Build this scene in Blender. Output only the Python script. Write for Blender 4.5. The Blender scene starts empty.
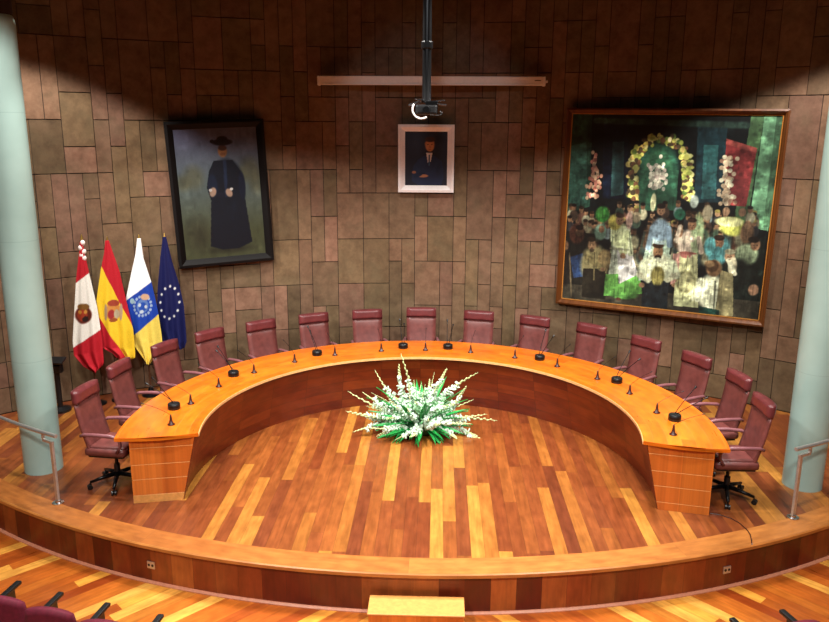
import bpy, bmesh, math, random
import numpy as np
from math import sin, cos, pi, radians, sqrt, atan2, hypot
from mathutils import Vector, Matrix
random.seed(7)
scene = bpy.context.scene
COL = scene.collection

# ------------------------------------------------------------------ colour
def lin(c):
    return tuple((x/255/12.92 if x/255 <= .04045 else ((x/255+.055)/1.055)**2.4) for x in c)

# ------------------------------------------------------------------ materials
class NG:
    def __init__(s, name):
        s.m = bpy.data.materials.new(name); s.m.use_nodes = True
        s.t = s.m.node_tree; s.b = s.t.nodes['Principled BSDF']
    def n(s, typ, **kw):
        d = s.t.nodes.new(typ)
        for k, v in kw.items(): setattr(d, k, v)
        return d
    def l(s, a, b): s.t.links.new(a, b)
    def put(s, sock, v):
        if hasattr(v, 'is_linked') or hasattr(v, 'links'): s.l(v, sock)
        else: sock.default_value = v
    def math(s, op, a, b=None, c=None):
        d = s.n('ShaderNodeMath', operation=op)
        s.put(d.inputs[0], a)
        if b is not None: s.put(d.inputs[1], b)
        if c is not None: s.put(d.inputs[2], c)
        return d.outputs[0]
    def mix(s, fac, a, b, mode='MIX'):
        d = s.n('ShaderNodeMix', data_type='RGBA', blend_type=mode)
        s.put(d.inputs[0], fac)
        s.put(d.inputs[6], a if not isinstance(a, tuple) else (*a[:3], 1))
        s.put(d.inputs[7], b if not isinstance(b, tuple) else (*b[:3], 1))
        return d.outputs[2]
    def ramp(s, fac, stops, interp='LINEAR'):
        d = s.n('ShaderNodeValToRGB'); r = d.color_ramp; r.interpolation = interp
        while len(r.elements) < len(stops): r.elements.new(.5)
        for e, (p, c) in zip(r.elements, stops): e.position = p; e.color = (*c[:3], 1)
        s.l(fac, d.inputs[0]); return d.outputs[0]
    def noise(s, vec, scale, detail=3, rough=.5):
        d = s.n('ShaderNodeTexNoise'); s.l(vec, d.inputs['Vector'])
        d.inputs['Scale'].default_value = scale; d.inputs['Detail'].default_value = detail
        d.inputs['Roughness'].default_value = rough
        return d.outputs['Fac']
    def bump(s, h, strength=.2, dist=.01):
        d = s.n('ShaderNodeBump'); d.inputs['Strength'].default_value = strength
        d.inputs['Distance'].default_value = dist; s.l(h, d.inputs['Height'])
        s.l(d.outputs[0], s.b.inputs['Normal'])

def simple(name, rgb, rough=.5, metal=0., var=.06, scale=30, spec=.5, bump=0):
    g = NG(name); tc = g.n('ShaderNodeTexCoord')
    f = g.noise(tc.outputs['Object'], scale, 3)
    c = lin(rgb); a = tuple(max(0, x*(1-var*2)) for x in c); b = tuple(min(1, x*(1+var*2)) for x in c)
    g.l(g.ramp(f, [(.3, a), (.7, b)]), g.b.inputs['Base Color'])
    g.b.inputs['Roughness'].default_value = rough; g.b.inputs['Metallic'].default_value = metal
    g.b.inputs['Specular IOR Level'].default_value = spec
    if bump: g.bump(f, bump, .004)
    return g.m

def planks(name, tones, w, L, coord='Object', rot=0, mirror=False, rough=.35, joint=.5, jw=.004,
           grain=.25, jl=True, dark=(.02, .006, .002), swap=False, ucount=None, spec=.5, off=0.0):
    g = NG(name); tc = g.n('ShaderNodeTexCoord')
    sep = g.n('ShaderNodeSeparateXYZ'); g.l(tc.outputs[coord], sep.inputs[0])
    x, y = sep.outputs[0], sep.outputs[1]
    if mirror: x = g.math('ABSOLUTE', x)
    if swap: x, y = y, x
    ca, sa = cos(rot), sin(rot)
    u = g.math('ADD', g.math('MULTIPLY', x, ca), g.math('MULTIPLY', y, sa))
    v = g.math('ADD', g.math('MULTIPLY', x, -sa), g.math('MULTIPLY', y, ca))
    if off: u = g.math('ADD', u, off)
    uw = g.math('DIVIDE', u, w); row = g.math('FLOOR', uw)
    wn = g.n('ShaderNodeTexWhiteNoise', noise_dimensions='1D'); g.l(row, wn.inputs['W'])
    vl = g.math('DIVIDE', v, L)
    if jl: vl = g.math('ADD', vl, g.math('MULTIPLY', wn.outputs['Value'], 7.3))
    col = g.math('FLOOR', vl)
    cb = g.n('ShaderNodeCombineXYZ'); g.l(row, cb.inputs[0]); g.l(col, cb.inputs[1])
    w2 = g.n('ShaderNodeTexWhiteNoise', noise_dimensions='2D'); g.l(cb.outputs[0], w2.inputs['Vector'])
    rnd = w2.outputs['Value']
    n = len(tones)
    base = g.ramp(rnd, [(i/(n-1), lin(t)) for i, t in enumerate(tones)])
    cg = g.n('ShaderNodeCombineXYZ')
    g.l(g.math('MULTIPLY', u, 28), cg.inputs[0]); g.l(g.math('MULTIPLY', v, 2.2), cg.inputs[1])
    g.l(g.math('MULTIPLY', rnd, 40), cg.inputs[2])
    gr = g.noise(cg.outputs[0], 1.0, 4, .6)
    grc = g.ramp(gr, [(.25, (1-grain,)*3), (.75, (1+grain*.35, 1+grain*.35, 1+grain*.35))])
    c = g.mix(1.0, base, grc, 'MULTIPLY')
    cm = g.n('ShaderNodeCombineXYZ'); g.l(g.math('MULTIPLY', u, 7), cm.inputs[0]); g.l(g.math('MULTIPLY', v, 3), cm.inputs[1]); g.l(rnd, cm.inputs[2])
    c = g.mix(1.0, c, g.ramp(g.noise(cm.outputs[0], 1.6, 3), [(.3, (.78,.72,.68)), (.7, (1.14,1.14,1.12))]), 'MULTIPLY')
    fu = g.math('FRACT', uw); fv = g.math('FRACT', vl)
    eu = g.math('MINIMUM', fu, g.math('SUBTRACT', 1, fu)); ju = g.math('LESS_THAN', eu, jw/w/2)
    ev = g.math('MINIMUM', fv, g.math('SUBTRACT', 1, fv)); jv = g.math('LESS_THAN', ev, jw/L/2)
    j = g.math('MULTIPLY', g.math('MAXIMUM', ju, jv), joint)
    c = g.mix(j, c, dark)
    g.l(c, g.b.inputs['Base Color'])
    g.l(g.math('ADD', g.math('MULTIPLY', gr, .14), rough-.07), g.b.inputs['Roughness'])
    g.b.inputs['Specular IOR Level'].default_value = spec
    return g.m

M = {}
YEL=(226,150,62); ORA=(196,104,38); BRN=(150,70,24); RED=(112,38,14); DRK=(84,28,12)
M['stage_floor'] = planks('stage_floor_wood', [(106,50,26),(120,60,30),(136,72,34),(118,56,26),(146,82,36),(128,66,30),(166,104,44),(184,126,54)], .13, 1.9, rough=.33, joint=.45, grain=.34)
M['hall_floor'] = planks('hall_floor_wood', [(150,62,20),(160,78,26),(184,94,32),(196,110,38),(156,70,24),(222,150,58),(230,166,76)], .125, 3.2, rot=radians(44), mirror=True, rough=.3, joint=.25, grain=.3)
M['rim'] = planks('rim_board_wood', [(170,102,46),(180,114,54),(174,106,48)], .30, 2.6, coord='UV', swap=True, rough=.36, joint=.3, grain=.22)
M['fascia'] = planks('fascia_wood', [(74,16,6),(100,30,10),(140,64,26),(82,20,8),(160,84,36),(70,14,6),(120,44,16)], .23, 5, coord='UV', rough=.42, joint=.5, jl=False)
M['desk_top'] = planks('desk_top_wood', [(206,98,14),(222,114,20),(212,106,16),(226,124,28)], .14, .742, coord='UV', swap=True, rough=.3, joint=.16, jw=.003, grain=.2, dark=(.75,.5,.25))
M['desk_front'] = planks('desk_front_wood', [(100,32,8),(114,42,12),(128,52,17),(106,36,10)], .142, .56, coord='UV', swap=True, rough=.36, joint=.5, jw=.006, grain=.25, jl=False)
M['board'] = planks('desk_board_wood', [(204,110,36),(214,120,46),(196,100,34)], .9, 3, rough=.35, joint=0, grain=.25)
M['plinth_wood'] = simple('pale_plinth_wood', (206,142,74), .4)
M['edge'] = simple('pale_edge_band', (226,170,110), .35)
M['skirting_wood'] = simple('trim_wood', (186,120,92), .4)  # pale pinkish skirting wood at the foot of the stage front
M['leather'] = simple('burgundy_leather', (108,56,52), .42, var=.1, scale=14, bump=.15)
M['leather_dark'] = simple('burgundy_leather_headrest', (100,42,44), .38, var=.1, scale=14, bump=.1)
M['arm'] = simple('burgundy_armrest', (128,80,84), .35)
M['black'] = simple('black_plastic', (16,16,18), .4)
M['blackmetal'] = simple('black_metal', (20,20,22), .3, .6)
M['chrome'] = simple('chrome', (200,200,205), .2, 1.0)
M['steel'] = simple('brushed_steel', (196,190,184), .38, .75)
M['brown_cone'] = simple('dark_brown_plastic', (58,26,20), .35)
M['white'] = simple('white_enamel', (240,232,230), .45, var=.02)
M['pinkwhite'] = simple('cream_housing', (240,226,220), .5, var=.02)
M['frame_black'] = simple('black_frame_wood', (12,8,8), .6, spec=.2)
M['frame_gold'] = planks('gilt_brown_frame', [(92,50,20),(108,62,26)], .05, 2, rough=.35, joint=0)
M['frame_gold_in'] = simple('gilt_fillet', (168,112,48), .35)
M['leaf'] = simple('green_leaf', (30,140,62), .45, var=.25, scale=9)
M['stemgreen'] = simple('pale_green_bud', (186,198,140), .55, var=.2, scale=10)
M['petal'] = simple('white_petal', (200,220,202), .55, var=.12)
M['petal2'] = simple('greenish_white_petal', (150,196,152), .55, var=.08)
M['cream_petal'] = simple('cream_petal', (232,226,170), .5, var=.05)
M['foam_green'] = simple('dark_green_bowl', (20,70,34), .6)
M['seat_red'] = simple('crimson_seat_fabric', (110,22,46), .75, var=.1, scale=40)
M['pole_wood'] = simple('dark_flag_pole', (70,40,24), .4)
M['gold'] = simple('gold_metal', (200,160,80), .3, .9)
M['darkceil'] = simple('dark_ceiling', (30,9,7), .8)
M['sidewall'] = simple('plain_wall', (44,28,22), .8)

# column: pale cyan satin
def column_mat():
    g = NG('pale_cyan_paint'); tc = g.n('ShaderNodeTexCoord')
    sep = g.n('ShaderNodeSeparateXYZ'); g.l(tc.outputs['Object'], sep.inputs[0])
    f = g.noise(tc.outputs['Object'], 2.5, 3)
    c = g.ramp(f, [(.3, lin((148,175,168))), (.7, lin((160,187,180)))])
    fz = g.math('FRACT', g.math('DIVIDE', sep.outputs[2], 1.33))
    j = g.math('MULTIPLY', g.math('LESS_THAN', fz, .006), .25)
    g.l(g.mix(j, c, lin((110,130,124))), g.b.inputs['Base Color'])
    g.b.inputs['Roughness'].default_value = .38
    return g.m
M['column'] = column_mat()

def stone_mat():
    g = NG('ashlar_stone'); tc = g.n('ShaderNodeTexCoord')
    at = g.n('ShaderNodeAttribute', attribute_name='tone')
    v = tc.outputs['Object']
    big = g.noise(v, 3.2, 4, .6); fine = g.noise(v, 22, 5, .65); spot = g.noise(v, 1.7, 3, .5)
    c = g.mix(1.0, at.outputs['Color'], g.ramp(fine, [(.25, (.86,.84,.82)), (.75, (1.08,1.08,1.08))]), 'MULTIPLY')
    c = g.mix(1.0, c, g.ramp(g.noise(v, 6.5, 4, .6), [(.3, (.70,.66,.62)), (.62, (1.12,1.12,1.12))]), 'MULTIPLY')
    c = g.mix(g.math('MULTIPLY', g.ramp(big, [(.48, (0,0,0)), (.68, (1,1,1))]), .3), c, lin((84,76,54)))
    c = g.mix(g.math('MULTIPLY', g.ramp(spot, [(.55, (0,0,0)), (.7, (1,1,1))]), .25), c, lin((140,112,90)))
    g.l(c, g.b.inputs['Base Color']); g.b.inputs['Roughness'].default_value = .72
    g.b.inputs['Specular IOR Level'].default_value = .3
    g.bump(fine, .15, .008)
    return g.m
M['stone'] = stone_mat()
M['mortar'] = simple('dark_joint', (40,28,20), .9)

def attr_mat(name, attr, rough=.45, weave=0):
    g = NG(name); at = g.n('ShaderNodeAttribute', attribute_name=attr)
    tc = g.n('ShaderNodeTexCoord'); f = g.noise(tc.outputs['Object'], 60, 3)
    c = g.mix(1.0, at.outputs['Color'], g.ramp(f, [(.3, (.9,.9,.9)), (.7, (1.06,1.06,1.06))]), 'MULTIPLY')
    g.l(c, g.b.inputs['Base Color']); g.b.inputs['Roughness'].default_value = rough
    g.b.inputs['Specular IOR Level'].default_value = .3
    return g.m
M['canvas'] = attr_mat('painted_canvas', 'paint', .5)
M['cloth'] = attr_mat('flag_cloth', 'paint', .7)

# ------------------------------------------------------------------ object helpers
def tag(o, label=None, cat=None, group=None, kind=None):
    if label: o['label'] = label
    if cat: o['category'] = cat
    if group: o['group'] = group
    if kind: o['kind'] = kind
    return o

def link(name, me, mat, parent=None, loc=None, smooth=False):
    if mat is not None:
        for m in (mat if isinstance(mat, (list, tuple)) else [mat]):
            me.materials.append(M[m] if isinstance(m, str) else m)
    o = bpy.data.objects.new(name, me); COL.objects.link(o)
    if parent: o.parent = parent
    if loc: o.location = loc
    if smooth:
        for p in me.polygons: p.use_smooth = True
    return o

def empty(name, loc=(0,0,0), rz=0.):
    o = bpy.data.objects.new(name, None); COL.objects.link(o); o.location = loc; o.rotation_euler = (0,0,rz)
    o.empty_display_size = .1
    return o

def copy_tree(o, parent=None):
    c = o.copy(); COL.objects.link(c)
    if parent: c.parent = parent
    for ch in list(o.children): copy_tree(ch, c)
    return c

class MB:
    """collects shapes into one mesh"""
    def __init__(s): s.bm = bmesh.new()
    def box(s, c, size, rot=None, bev=0., taper=None):
        r = bmesh.ops.create_cube(s.bm, size=1.0); vs = r['verts']
        for v in vs:
            v.co = Vector((v.co.x*size[0], v.co.y*size[1], v.co.z*size[2]))
            if taper and v.co.z > 0: v.co.x *= taper; v.co.y *= taper
        if bev:
            es = list({e for v in vs for e in v.link_edges})
            rb = bmesh.ops.bevel(s.bm, geom=vs+es, offset=bev, segments=2, affect='EDGES', profile=.6)
            vs = list({v for f in rb['faces'] for v in f.verts} | {v for v in vs if v.is_valid})
        m = Matrix.Translation(c) @ (rot if rot is not None else Matrix.Identity(4))
        for v in vs: v.co = m @ v.co
        return s
    def tube(s, pts, rad, seg=10, cap=True):
        pts = [Vector(p) for p in pts]; n = len(pts)
        rads = rad if isinstance(rad, (list, tuple)) else [rad]*n
        rings = []; up = None
        for i, p in enumerate(pts):
            t = (pts[min(i+1, n-1)]-pts[max(i-1, 0)]).normalized()
            if up is None:
                up = Vector((0,0,1)) if abs(t.z) < .9 else Vector((1,0,0))
            a = t.cross(up).normalized(); b = a.cross(t).normalized(); up = b
            rings.append([s.bm.verts.new(p+(a*cos(2*pi*k/seg)+b*sin(2*pi*k/seg))*rads[i]) for k in range(seg)])
        for i in range(n-1):
            for k in range(seg):
                s.bm.faces.new((rings[i][k], rings[i][(k+1)%seg], rings[i+1][(k+1)%seg], rings[i+1][k]))
        if cap:
            s.bm.faces.new(rings[0]); s.bm.faces.new(rings[-1])
        return s
    def lathe(s, prof, c=(0,0,0), seg=24, cap=True):
        rings = []
        for r, z in prof:
            rings.append([s.bm.verts.new((c[0]+r*cos(2*pi*k/seg), c[1]+r*sin(2*pi*k/seg), c[2]+z)) for k in range(seg)])
        for i in range(len(prof)-1):
            for k in range(seg):
                s.bm.faces.new((rings[i][k], rings[i][(k+1)%seg], rings[i+1][(k+1)%seg], rings[i+1][k]))
        if cap:
            s.bm.faces.new(rings[0][::-1]); s.bm.faces.new(rings[-1])
        return s
    def ball(s, c, r, sc=(1,1,1), rot=None, seg=12):
        d = bmesh.ops.create_uvsphere(s.bm, u_segments=seg, v_segments=max(6, seg*2//3), radius=r)
        m = Matrix.Translation(c) @ (rot if rot is not None else Matrix.Identity(4)) @ Matrix.Diagonal((*sc, 1))
        for v in d['verts']: v.co = m @ v.co
        return s
    def prism(s, pts, z0, z1):
        lo = [s.bm.verts.new((x, y, z0)) for x, y in pts]; hi = [s.bm.verts.new((x, y, z1)) for x, y in pts]
        n = len(pts)
        s.bm.faces.new(lo[::-1]); s.bm.faces.new(hi)
        for i in range(n): s.bm.faces.new((lo[i], lo[(i+1)%n], hi[(i+1)%n], hi[i]))
        return s
    def build(s, name, mat, parent=None, loc=None, smooth=False, sharp=False):
        bmesh.ops.recalc_face_normals(s.bm, faces=s.bm.faces)
        me = bpy.data.meshes.new(name); s.bm.to_mesh(me); s.bm.free()
        o = link(name, me, mat, parent, loc, smooth)
        if smooth and sharp:
            me.set_sharp_from_angle(angle=radians(40))
        return o

def sweep(name, prof, a0, a1, n, mat, cen=(0,0), parent=None, closed=True, shift=None, smooth=True, vfun=None):
    """sweep an (r,z) outline about a vertical axis from angle a0 to a1 (radians); uv = arc length, outline length"""
    m = len(prof); rref = sum(p[0] for p in prof)/m
    cum = [0.]
    for i in range(m): cum.append(cum[-1]+hypot(prof[(i+1)%m][0]-prof[i][0], prof[(i+1)%m][1]-prof[i][1]))
    verts = []; faces = []; uvs = []
    for i in range(n+1):
        a = a0+(a1-a0)*i/n
        for k, (r, z) in enumerate(prof):
            aa = a
            if shift and i in (0, n): aa = a+(-1 if i == 0 else 1)*shift(r)/r*(1 if a1 > a0 else -1)
            verts.append((cen[0]+r*cos(aa), cen[1]+r*sin(aa), z))
    kk = m if closed else m-1
    for i in range(n):
        u0 = rref*abs(a1-a0)*i/n; u1 = rref*abs(a1-a0)*(i+1)/n
        for k in range(kk):
            k2 = (k+1) % m
            faces.append((i*m+k, (i+1)*m+k, (i+1)*m+k2, i*m+k2))
            v0, v1 = cum[k], cum[k+1]
            uvs += [(u0, v0), (u1, v0), (u1, v1), (u0, v1)]
    if closed:
        for i in (0, n):
            faces.append(tuple(i*m+k for k in range(m)))
            uvs += [(prof[k][0]+10*i, prof[k][1]) for k in range(m)]
    me = bpy.data.meshes.new(name); me.from_pydata(verts, [], faces)
    uv = me.uv_layers.new(name='UVMap')
    uv.data.foreach_set('uv', [c for p in uvs for c in p])
    bm = bmesh.new(); bm.from_mesh(me); bmesh.ops.recalc_face_normals(bm, faces=bm.faces); bm.to_mesh(me); bm.free()
    o = link(name, me, mat, parent, smooth=smooth)
    me.set_sharp_from_angle(angle=radians(35))
    return o

# ------------------------------------------------------------------ camera
F_PX, PITCH, YAW, ROLL = 772.82, .23532, -.031108, -.005648
cam_d = bpy.data.cameras.new('camera'); cam = bpy.data.objects.new('camera', cam_d); COL.objects.link(cam)
cam_d.sensor_fit = 'HORIZONTAL'; cam_d.sensor_width = 36; cam_d.lens = F_PX/829*36
Fv = Vector((sin(YAW)*cos(PITCH), cos(YAW)*cos(PITCH), -sin(PITCH)))
Rv = Vector((cos(YAW), -sin(YAW), 0)); Uv = Rv.cross(Fv)
R2 = cos(ROLL)*Rv-sin(ROLL)*Uv; U2 = sin(ROLL)*Rv+cos(ROLL)*Uv
mw = Matrix((( R2.x, U2.x, -Fv.x, .1797), (R2.y, U2.y, -Fv.y, -7.978), (R2.z, U2.z, -Fv.z, 3.8845), (0,0,0,1)))
cam.matrix_world = mw; scene.camera = cam

# ------------------------------------------------------------------ geometry constants
FLZ = -.415                              # hall floor
RC, RR, RRI = (0., 6.822), 8.665, 8.39   # stage rim circle
WC, WR = (0., -4.217), 8.383             # stone wall circle

# hall floor and stage deck
MB().prism([(-9,-9.5),(9,-9.5),(9,3.2),(-9,3.2)], FLZ-.2, FLZ).build('floor', 'hall_floor')
tag(bpy.data.objects['floor'], kind='structure')

def arc_pts(c, r, a0, a1, n): return [(c[0]+r*cos(a0+(a1-a0)*i/n), c[1]+r*sin(a0+(a1-a0)*i/n)) for i in range(n+1)]
xi = 6.25
aL = atan2(-sqrt(RRI**2-xi**2), -xi); aR = atan2(-sqrt(RRI**2-xi**2), xi)
bR = atan2(sqrt((WR-.03)**2-xi**2), xi); bL = pi-bR
deck = arc_pts(RC, RRI, aL, aR, 60)+arc_pts(WC, WR-.03, bR, bL, 60)
o = MB().prism(deck, FLZ+.005, 0.).build('floor_stage', 'stage_floor'); tag(o, kind='structure')

rim = [(RRI, -.045), (RRI, .003), (RR-.012, .003), (RR, -.006), (RR, -.036), (RR-.012, -.045)]
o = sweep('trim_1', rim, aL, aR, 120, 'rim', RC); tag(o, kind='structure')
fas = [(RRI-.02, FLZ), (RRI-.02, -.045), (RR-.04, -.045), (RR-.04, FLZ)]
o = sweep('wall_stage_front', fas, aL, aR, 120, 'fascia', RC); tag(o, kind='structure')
skt = [(RR-.045, FLZ), (RR-.045, FLZ+.022), (RR-.03, FLZ+.022), (RR-.012, FLZ+.008), (RR-.012, FLZ)]
o = sweep('trim_2', skt, aL, aR, 120, 'skirting_wood', RC); tag(o, kind='structure')

# ------------------------------------------------------------------ stone wall
def stone_wall():
    UW, UH = .2, .358
    A0, A1 = radians(90+47), radians(90-47)
    total = WR*abs(A1-A0); nc = int(total/UW); nr = 18
    da = (A1-A0)/nc
    grid = [[0]*nc for _ in range(nr)]
    rnd = random.Random(11); verts = []; faces = []; tones = []
    back = []
    def P(i, k, r): a = A0+da*i; return (WC[0]+r*cos(a), WC[1]+r*sin(a), k)
    # backing
    for i in range(nc):
        b = len(verts); verts += [P(i, 0, WR), P(i+1, 0, WR), P(i+1, nr*UH, WR), P(i, nr*UH, WR)]
        faces.append((b, b+1, b+2, b+3)); tones.append(None)
    for k in range(nr):
        for i in range(nc):
            if grid[k][i]: continue
            opts = [(2,2,5),(2,3,2),(1,2,5),(1,3,2.6),(2,1,3.2),(1,1,2.2)]
            good = []
            for w, h, p in opts:
                if i+w > nc or k+h > nr: continue
                if all(not grid[k][i+q] for q in range(w)): good.append((w, h, p))
            w, h, _ = rnd.choices(good, [g[2] for g in good])[0] if good else (1, 1, 0)
            for kk in range(k, min(nr, k+h)):
                for ii in range(i, i+w): grid[kk][ii] = 1
            g = .0045; ga = g/WR
            d = rnd.uniform(.010, .022)
            a_, b_ = A0+da*i, A0+da*(i+w)
            n = 2
            t = rnd.random(); wv = rnd.uniform(.88, 1.08)
            base = [(110,86,64),(118,90,69),(102,82,58),(122,90,72),(112,85,64),(104,84,60)][rnd.randrange(6)]
            c = lin([min(255, x*wv) for x in base])
            z0, z1 = k*UH+g, (k+h)*UH-g
            s = -1 if b_ < a_ else 1
            st = len(verts)
            for q in range(n+1):
                aa = a_+s*ga+(b_-a_-2*s*ga)*q/n
                for z in (z0, z1):
                    verts.append((WC[0]+WR*cos(aa), WC[1]+WR*sin(aa), z))
                    rr = WR-d
                    zz = z+(.003 if z == z0 else -.003)
                    verts.append((WC[0]+rr*cos(aa), WC[1]+rr*sin(aa), zz))
            for q in range(n):
                b = st+q*4; c4 = b+4
                for f in ((b+1, c4+1, c4+3, b+3), (b, c4, c4+1, b+1), (b+3, c4+3, c4+2, b+2)):
                    faces.append(f); tones.append(c)
            for b in (st, st+n*4):
                faces.append((b, b+1, b+3, b+2)); tones.append(c)
    me = bpy.data.meshes.new('wall_back'); me.from_pydata(verts, [], faces)
    at = me.attributes.new('tone', 'FLOAT_COLOR', 'FACE')
    buf = []
    for t in tones: buf += [*(t or (.03,.015,.01)), 1]
    at.data.foreach_set('color', buf)
    me.materials.append(M['stone']); me.materials.append(M['mortar'])
    for p, t in zip(me.polygons, tones): p.material_index = 1 if t is None else 0
    bm = bmesh.new(); bm.from_mesh(me)
    bm.to_mesh(me); bm.free()
    o = bpy.data.objects.new('wall_back', me); COL.objects.link(o); tag(o, kind='structure')
stone_wall()
o = sweep('wall_back_core', [(WR+.005, FLZ), (WR+.005, 6.45), (WR+.25, 6.45), (WR+.25, FLZ)], radians(90+47), radians(90-47), 60, 'mortar', WC)
tag(o, kind='structure')
MB().prism([(-9,-9.5),(9,-9.5),(9,4.6),(-9,4.6)], 6.45, 6.6).build('ceiling', 'darkceil')
tag(bpy.data.objects['ceiling'], kind='structure')
for nm, c, s in (('wall_left', (-9.1,-2.5,3.0), (.2,14.2,7.2)), ('wall_right', (9.1,-2.5,3.0), (.2,14.2,7.2)), ('wall_front', (0,-9.6,3.0), (18,.2,7.2))):
    tag(MB().box(c, s).build(nm, 'sidewall'), kind='structure')

# ------------------------------------------------------------------ columns
for sx, y, lab in ((-4.36, .17, 'tall round pale blue-green column beside the flags, on the left'),
                (4.28, .13, 'tall round pale blue-green column right of the big painting')):
    t = empty('round_column', (sx, y, 0)); tag(t, lab, 'column', 'round columns')
    prof = [(.206, 0), (.205, .02)]+[(.205, z) for z in np.linspace(.06, 4.86, 12)]+[(.20, 4.91), (.18, 4.95)]
    MB().lathe(prof, seg=48).build('shaft', 'column', t, smooth=True, sharp=True)
    MB().lathe([(.17, 4.94), (.19, 4.98), (.19, 6.449)], seg=32).build('capital', 'darkceil', t, smooth=True, sharp=True)

# ------------------------------------------------------------------ conference desk
EA = radians(-12.3)
A_s, A_e = EA, pi-EA
desk = empty('conference_desk', (0,0,0)); tag(desk, 'long curved orange wooden desk sweeping round the stage like a horseshoe', 'desk')
rr = list(np.linspace(2.36, 3.20, 9))
top_prof = [(2.365, .712), (2.358, .72), (2.358, .744)]+[(r, .75) for r in np.linspace(2.366, 3.192, 9)]+[(3.20, .744), (3.20, .72), (3.19, .712)]
top_prof += [(r, .712) for r in np.linspace(3.0, 2.5, 5)]
bul = lambda r: .045*sin(pi*min(1, max(0, (r-2.36)/.84)))**1.0
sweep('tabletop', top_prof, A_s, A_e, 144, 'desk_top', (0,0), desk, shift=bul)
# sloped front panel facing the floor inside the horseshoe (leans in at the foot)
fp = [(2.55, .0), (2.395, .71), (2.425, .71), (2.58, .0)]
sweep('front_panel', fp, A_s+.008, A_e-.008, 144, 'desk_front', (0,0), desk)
# pale strip below the front edge
sweep('edge_strip', [(2.352,.716),(2.352,.746),(2.3595,.746),(2.3595,.716)], A_s, A_e, 144, 'edge', (0,0), desk)
def rin(z): return 2.555-.155*z/.71+.003
for side in (0, 1):
    # end pedestal: backing + four boards + plinth
    def pt(r, off, z):
        a = (A_s+off/r) if side == 1 else (A_e-off/r)
        return (r*cos(a), r*sin(a), z)
    def slab(z0, z1, o0, o1, ro=3.06, nm=None, mat=None, par=None, gap=0.):
        mb = MB(); vs = []
        for off in (o0, o1):
            for r, z in ((rin(z0), z0), (ro, z0), (ro, z1), (rin(z1), z1)):
                vs.append(mb.bm.verts.new(pt(r, off, z)))
        q = vs
        for f in ((0,1,2,3), (7,6,5,4), (0,4,5,1), (1,5,6,2), (2,6,7,3), (3,7,4,0)): mb.bm.faces.new([q[i] for i in f])
        return mb.build(nm, mat, par)
    ep = slab(.0, .711, .0172, .26, ro=3.055, nm='end_pedestal', mat='edge', par=desk)
    zs = [.086, .265, .43, .615, .711]
    for k in range(4):
        o = slab(zs[k]+.0035, zs[k+1]-(.0035 if k < 3 else .0005), .016, .0305, nm='board', mat='board', par=ep)
    slab(.0, .083, .0155, .0305, nm='plinth', mat='plinth_wood' if side == 0 else 'board', par=ep)

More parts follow.
